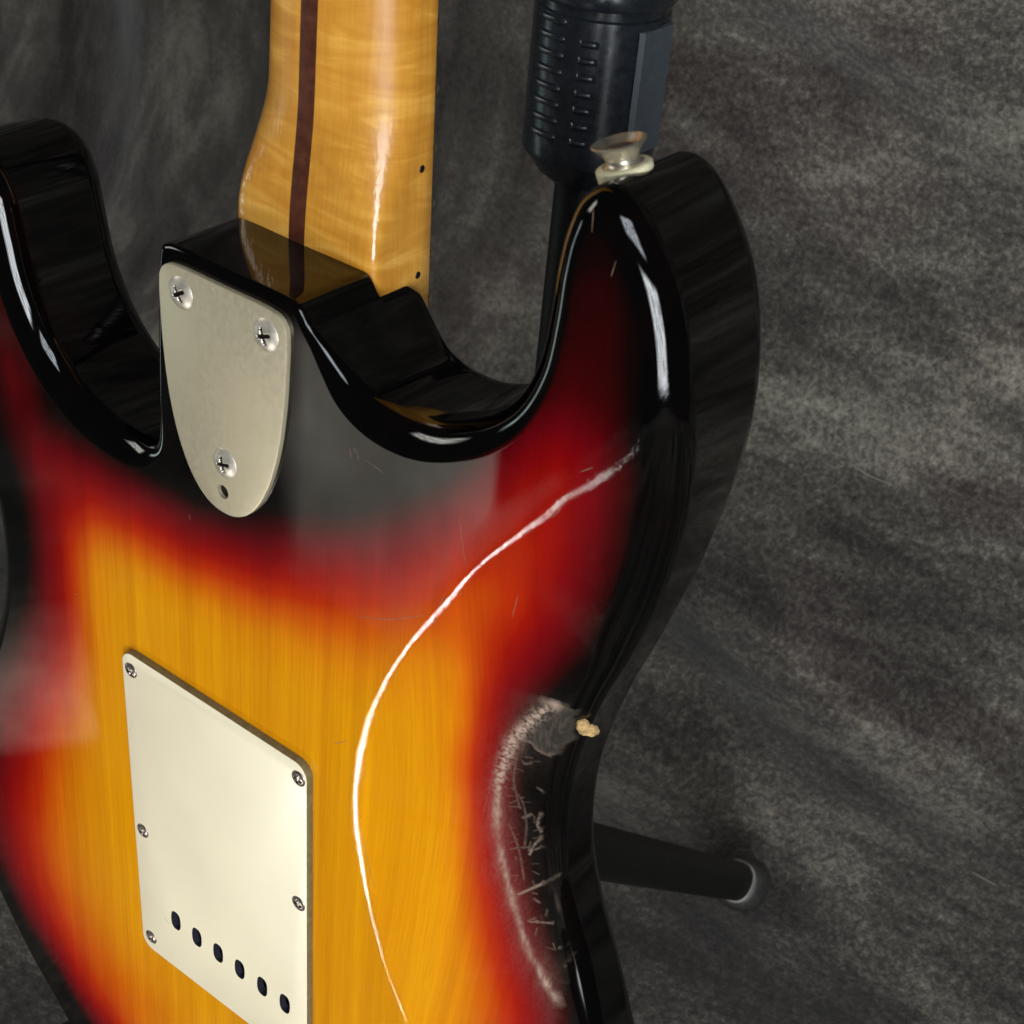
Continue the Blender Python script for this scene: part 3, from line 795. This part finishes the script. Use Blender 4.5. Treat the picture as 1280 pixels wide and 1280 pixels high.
for k, (u, v) in enumerate(((165, 837), (374.4, 972.2), (179.8, 1037.4), (374.4, 1128.4), (190.4, 1170.2))):
    x, y = at(u, v, 2.5); put(small, 'screw', (x, y, 3.05), .4+k*.9, bpl)
x, y = bp(41, -19); put(small, 'screw', (x, y, 3.05), .2, bpl)
# steel block seen through the holes
bv = [(x, y, z) for x in (-33.5, 28.5) for y in (-10.5, 8.5) for z in (-31, -3.5)]
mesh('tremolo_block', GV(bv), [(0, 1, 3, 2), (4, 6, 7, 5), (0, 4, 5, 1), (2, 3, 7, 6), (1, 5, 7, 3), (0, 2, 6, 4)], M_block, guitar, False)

# ---- neck
def neck_sec(y, n=36):
    w = 28.3-(y-265)*.034
    f = float(smooth01(np.array((y-278)/40.0)))
    e = 7.5*(1-f)+2.15*f
    e = 2/(2/11.0*(1-f)+2/2.15*f)
    zf = -54.2; zs = zf+5.0-.0*f           # side starts above the fingerboard edge
    zs = zf+ (12.0*(1-f)+6.5*f)
    zb = -29.0-2.2*f
    out = [(w-.5, zf), (w, zf+.6)]
    out += [(w, zf+ (zs-zf)*.5)]
    for k in range(n+1):
        a = math.pi*k/n; c, s = math.cos(a), math.sin(a)
        out.append((w*abs(c)**(2/e)*(1 if c >= 0 else -1), zs+(zb-zs)*abs(s)**(2/e)))
    out += [(-w, zf+(zs-zf)*.5), (-w, zf+.6), (-w+.5, zf)]
    return out
ys = [202, 240, 262]+list(np.arange(264, 345, 2.0))+list(np.arange(346, 660, 12.0))
V = []; F = []; secs = [neck_sec(y, 72) for y in ys]; m = len(secs[0])
for y, s in zip(ys, secs): V += [(x, y, z) for x, z in s]
for i in range(len(ys)-1):
    for k in range(m):
        k2 = (k+1) % m; F.append((i*m+k, i*m+k2, (i+1)*m+k2, (i+1)*m+k))
F.append(tuple(range(m))[::-1]); F.append(tuple(range((len(ys)-1)*m, len(ys)*m)))
neck = mesh('neck', GV(V), F, M_maple, guitar, True, sharp=50)
# walnut stripe follows the back of the neck
V = []; F = []
for i, y in enumerate([q for q in ys if q >= 262]):
    s = neck_sec(y, 200); xs_ = np.array([a for a, b in s]); zs_ = np.array([b for a, b in s])
    sel = zs_ > -50; o_ = np.argsort(xs_[sel]); xx = xs_[sel][o_]; zz = zs_[sel][o_]
    cx = -1.6+ (y-280)*.02
    for k in range(5):
        x = cx-3.15+6.3*k/4; V.append((x, y, float(np.interp(x, xx, zz))+(.09 if 0 < k < 4 else .03)))
for i in range(len(V)//5-1):
    for k in range(4): F.append((i*5+k, i*5+k+1, (i+1)*5+k+1, (i+1)*5+k))
mesh('skunk_stripe', GV(V), F, M_walnut, neck)
dv, df = lathe([(1.15, -.2), (1.12, .06), (0, .09)], 20)
for (yy, zz) in ((301, -49.0), (269, -48.6)):
    w = 28.3-(yy-265)*.034
    mesh('side_dot', GV(orient(dv, (w, yy, zz), (1, 0, 0))), df, M_dot, neck)
fm = None
for nfr in range(21, 5, -1):
    y = 17+647.7*2**(-nfr/12); w = 28.3-(y-265)*.034
    V = []; F = []
    prof = [(-1.3, -54.0), (-1.3, -54.5), (-.7, -55.1), (0, -55.3), (.7, -55.1), (1.3, -54.5), (1.3, -54.0)]
    for x in (-w-.05, -w+.7, w-.7, w+.05):
        sh = 0 if abs(abs(x)-w) < .1 else .0
        V += [(x, y+a, z) for a, z in prof]
    for i in range(3):
        for k in range(6): F.append((i*7+k, i*7+k+1, (i+1)*7+k+1, (i+1)*7+k))
    F.append(tuple(range(7))); F.append(tuple(range(21, 28))[::-1])
    mesh('fret', GV(V), F, M_fret, neck, True, sharp=40)

# ---- strap button with felt washer on the horn tip
ax = Vector((-.34, 1, .12)).normalized()
bo_ = unproj(781, 212, -20); bo = Vector((bo_[0], bo_[1], -20))
pv, pf = lathe([(0, -2.0), (6.6, -2.0), (6.8, -.2), (6.8, .9), (6.4, 1.3), (0, 1.3)], 48)
btn_v, btn_f = lathe([(0, 1.2), (5.0, 1.2), (5.0, 1.6), (4.2, 2.0), (3.9, 2.6), (4.2, 3.5), (5.4, 5.2), (6.5, 6.3), (6.7, 6.7), (6.4, 6.9), (5.9, 6.6), (4.8, 5.5), (4.0, 5.1), (0, 5.1)], 64)
button = mesh('strap_button', GV(orient(btn_v, bo, ax)), btn_f, M_button, guitar, True, sharp=55)
mesh('felt_washer', GV(orient(pv, bo, ax)), pf, M_felt, button, True, sharp=40)
sv, sf = lathe([(3.4, 5.0), (3.2, 5.6), (2.2, 6.0), (0, 6.1)], 32)
mesh('screw', GV(orient(sv, bo, ax)), sf, M_steel_d, button, True)

# ------------------------------------------------------------------ guitar stand
stand = bpy.data.objects.new('guitar_stand', None); COL.objects.link(stand)
stand.location = W(14, -FLOOR, -150)
tag(stand, 'black tubular guitar stand behind the body, its height clutch beside the strap button', 'guitar stand')
def S(v): p = W(*v)-stand.location; return tuple(p)
PA, PZ = 14.0, -150.0
def upright(profile, n=64): # (r, y)
    vs, fs = lathe(profile, n); return [S((PA+v[0], v[2], PZ-v[1])) for v in vs], fs
v, f_ = upright([(9.6, -60), (9.6, 285)]); mesh('lower_tube', v, f_, M_blackmt, stand, True)
v, f_ = upright([(7.5, 330), (7.5, 720), (6, 722), (0, 722)]); mesh('upper_tube', v, f_, M_blackmt, stand, True)
# clutch housing: round sleeve with one flat facet, tapered bottom
def housing():
    prof = [(9.7, 268), (12, 268.5), (16, 271.5), (20.4, 277.5), (21.6, 278.8), (22.02, 280.5), (22.02, 285), (22.02, 305), (22.02, 325), (21.9, 326.6), (21.0, 327.2), (21.0, 331.0)]
    n = 96; V = []; F = []
    fa = math.radians(-9)
    for r, y in prof:
        for k in range(n):
            a = 2*math.pi*k/n; d = (a-fa+math.pi) % (2*math.pi)-math.pi
            rr = r
            if r > 22: 
                cut = 20.9
                if abs(d) < math.acos(cut/r)+.02: rr = min(r, cut/math.cos(d))
            V.append(S((PA+rr*math.cos(a), y, PZ+rr*math.sin(a))))
    for i in range(len(prof)-1):
        for k in range(n):
            k2 = (k+1) % n; F.append((i*n+k, (i+1)*n+k, (i+1)*n+k2, i*n+k2))
    return mesh('height_clutch', V, F, M_blackpl, stand, True, sharp=22)
clutch = housing()
v, f_ = upright([(21.0, 329.8), (22.8, 330.2), (23.4, 331.2), (23.4, 336.5), (22.8, 337.5), (22.0, 338), (22.0, 352), (20, 356), (12, 360), (7.6, 362)]); mesh('clutch_collar', v, f_, M_blackpl, clutch, True, sharp=40)
def sheen_strip():  # added strip on the clutch; its paler colour carries the flat facet's sheen
    V = []; F = []; n = 10; y0_, y1_ = 283.5, 324.5
    rows = [(y0_, -.8), (y0_+.3, .5), (y0_+1.5, .75), (y1_-1.5, .75), (y1_-.3, .5), (y1_, -.8)]
    for y, o in rows:
        for i in range(n+1):
            a = math.radians(-26+50*i/n); d = a-math.radians(-1)
            rr = 21.2/math.cos(d)*1.0+o if abs(d) < math.radians(23) else 21.2/math.cos(math.radians(23))+o-1.0
            V.append(S((PA+rr*math.cos(a), y, PZ+rr*math.sin(a))))
    for i in range(len(rows)-1):
        for k in range(n): F.append((i*(n+1)+k, (i+1)*(n+1)+k, (i+1)*(n+1)+k+1, i*(n+1)+k+1))
    tag(mesh('facet_sheen_strip', V, F, M_facet_sheen, clutch, True, sharp=25), label='blue-grey strip added for sheen on the flat clutch facet')
sheen_strip()
# grip ribs: two columns of short bars
def rib(a0, a1, y):
    V = []; F = []; n = 8
    sec = [(21.6, -1.4), (22.9, -.8), (23.3, 0), (22.9, .8), (21.6, 1.4)]
    for i in range(n+1):
        a = a0+(a1-a0)*i/n; tp = min(1, min(i, n-i)/1.2)
        for r, h in sec:
            rr = 21.6+(r-21.6)*tp
            V.append(S((PA+rr*math.cos(a), y+h, PZ+rr*math.sin(a))))
    for i in range(n):
        for k in range(4): F.append((i*5+k, i*5+k+1, (i+1)*5+k+1, (i+1)*5+k))
    mesh('grip_rib', V, F, M_blackpl, clutch, True)
for k in range(8):
    rib(math.radians(84), math.radians(120), 288+5.3*k)
for k in range(7):
    rib(math.radians(55), math.radians(73), 288+5.3*k)
# hub and three legs
v, f_ = upright([(9.7, -14), (19, -15), (21, -18), (21, -52), (19, -56), (11, -58), (0, -58)]); hub = mesh('hub', v, f_, M_blackmt, stand, True, sharp=40)
def leg(foot, start=(14, -35, -150), r=14.2, r2=13.0):
    a = Vector(start); b = Vector(foot); d = (b-a); Ln = d.length; d.normalize()
    side = d.cross(Vector((0, 1, 0))).normalized(); upv = side.cross(d).normalized()
    def tube(name, t0, t1, ra, rb, mat, parent, caps=((0, 0),), n=40, sq=2.4):
        V = []; F = []
        rows = [(t0, ra)]+[(t1, ra)]
        rows = caps if len(caps) > 1 else rows
        for t, rr in rows:
            for k in range(n):
                an = 2*math.pi*k/n; c, s = math.cos(an), math.sin(an)
                px = rr*abs(c)**(2/sq)*(1 if c >= 0 else -1)*rb; py = rr*abs(s)**(2/sq)*(1 if s >= 0 else -1)
                V.append(S(a+d*t+side*px+upv*py))
        for i in range(len(rows)-1):
            for k in range(n):
                k2 = (k+1) % n; F.append((i*n+k, i*n+k2, (i+1)*n+k2, (i+1)*n+k))
        F.append(tuple(range(n))[::-1]); F.append(tuple(range((len(rows)-1)*n, len(rows)*n)))
        return mesh(name, V, F, mat, parent, True, sharp=45)
    lg = tube('leg', 12, Ln-14, r, .85, M_blackmt, stand, caps=((12, r), (Ln-20, r), (Ln-16, r*.97), (Ln-14, r*.9)))
    sv = []; sf = []
    for t in (Ln*.70, Ln*.84):
        for w_ in (-.9, .9): sv.append(S(a+d*t+upv*(r*.72)+side*(-r*.86+w_*.6)+upv*w_))
    mesh('edge_seam', sv, [(0, 1, 3, 2)], M_seam, lg, False)
    tube('end_ring', 0, 0, r, .85, M_ring, lg, caps=((Ln-24, r+.2), (Ln-23.2, r+1.3), (Ln-20.4, r+1.6), (Ln-20, r+.2)))
    tube('rubber_foot', 0, 0, r, .95, M_rubber, lg, caps=((Ln-20.2, r-.6), (Ln-19.5, r+1.6), (Ln-14, r+4.5), (Ln-4, r+6.5), (Ln+8, r+6.0), (Ln+16, r+2.5), (Ln+21, r*.75), (Ln+22.5, r*.4)))
leg((-40, -405, -549))
leg((-330, -409, 60))
leg((350, -409, 60))

# the stand's cradle under the body keeps the guitar up
def bar(name, pts, r, mat, parent, n=20):
    P = catmull(pts, False, 6.0); V = []; F = []
    for i in range(len(P)):
        t = Vector(P[min(i+1, len(P)-1)]-P[max(i-1, 0)]).normalized(); s = t.cross(Vector((0, 1, .3))).normalized(); u = s.cross(t)
        for k in range(n):
            a = 2*math.pi*k/n; V.append(S(Vector(P[i])+s*r*math.cos(a)+u*r*math.sin(a)))
    for i in range(len(P)-1):
        for k in range(n):
            k2 = (k+1) % n; F.append((i*n+k, (i+1)*n+k, (i+1)*n+k2, i*n+k2))
    F.append(tuple(range(n))); F.append(tuple(range((len(P)-1)*n, len(P)*n))[::-1])
    return mesh(name, V, F, mat, parent, True, sharp=50)
for sx in (-1, 1):
    cr_ = bar('cradle_arm', [(14, -40, -150), (10+sx*45, -110, -130), (10+sx*75, -161.5, -80), (10+sx*75, -161.5, 6), (10+sx*75, -150, 20)], 6.5, M_rubber, stand)

# ------------------------------------------------------------------ lint on the cloth
from mathutils.bvhtree import BVHTree
cl = bpy.data.objects['backdrop_cloth']
bvh = BVHTree.FromPolygons([v.co for v in cl.data.vertices], [tuple(p.vertices) for p in cl.data.polygons])
def on_cloth(u, v):
    d = dirw(R.T @ np.array([(u-640)/FPX, (v-640)/FPX, 1])).normalized()
    h = bvh.ray_cast(W(*CAMP), d); return h[0]+h[1]*(.0006 if h[1].dot(d) < 0 else -.0006)
M_lint = simple('pale_lint', (.26, .235, .19), .9, nscale=900)
def lint(px, r, label):
    P = [on_cloth(u, v) for u, v in px]; o0 = P[0].copy(); P = np.array([tuple(p-o0) for p in P])
    P = catmull(P, False, .002); V = []; F = []; n = len(P)
    for i in range(n):
        t = Vector(P[min(i+1, n-1)]-P[max(i-1, 0)]).normalized(); sd = t.cross(Vector((.1, .2, 1))).normalized(); up_ = sd.cross(t); rr = r*(.3+.7*math.sin(math.pi*(i+.3)/(n-.4)))
        for k in range(6):
            a = math.pi*k/3; V.append(Vector(P[i])+sd*rr*math.cos(a)+up_*rr*math.sin(a))
    for i in range(n-1):
        for k in range(6): F.append((i*6+k, (i+1)*6+k, (i+1)*6+(k+1) % 6, i*6+(k+1) % 6))
    o = mesh('lint_fibre', V, F, M_lint); o.location = o0; tag(o, label, 'lint')
lint([(1062, 578), (1082, 592), (1100, 600), (1118, 608)], 0.0006, 'thin pale lint fibre lying on the dark cloth right of the horn')
lint([(1214, 1090), (1232, 1100), (1246, 1108)], .0004, 'faint pale lint fibre on the cloth near the lower right corner')
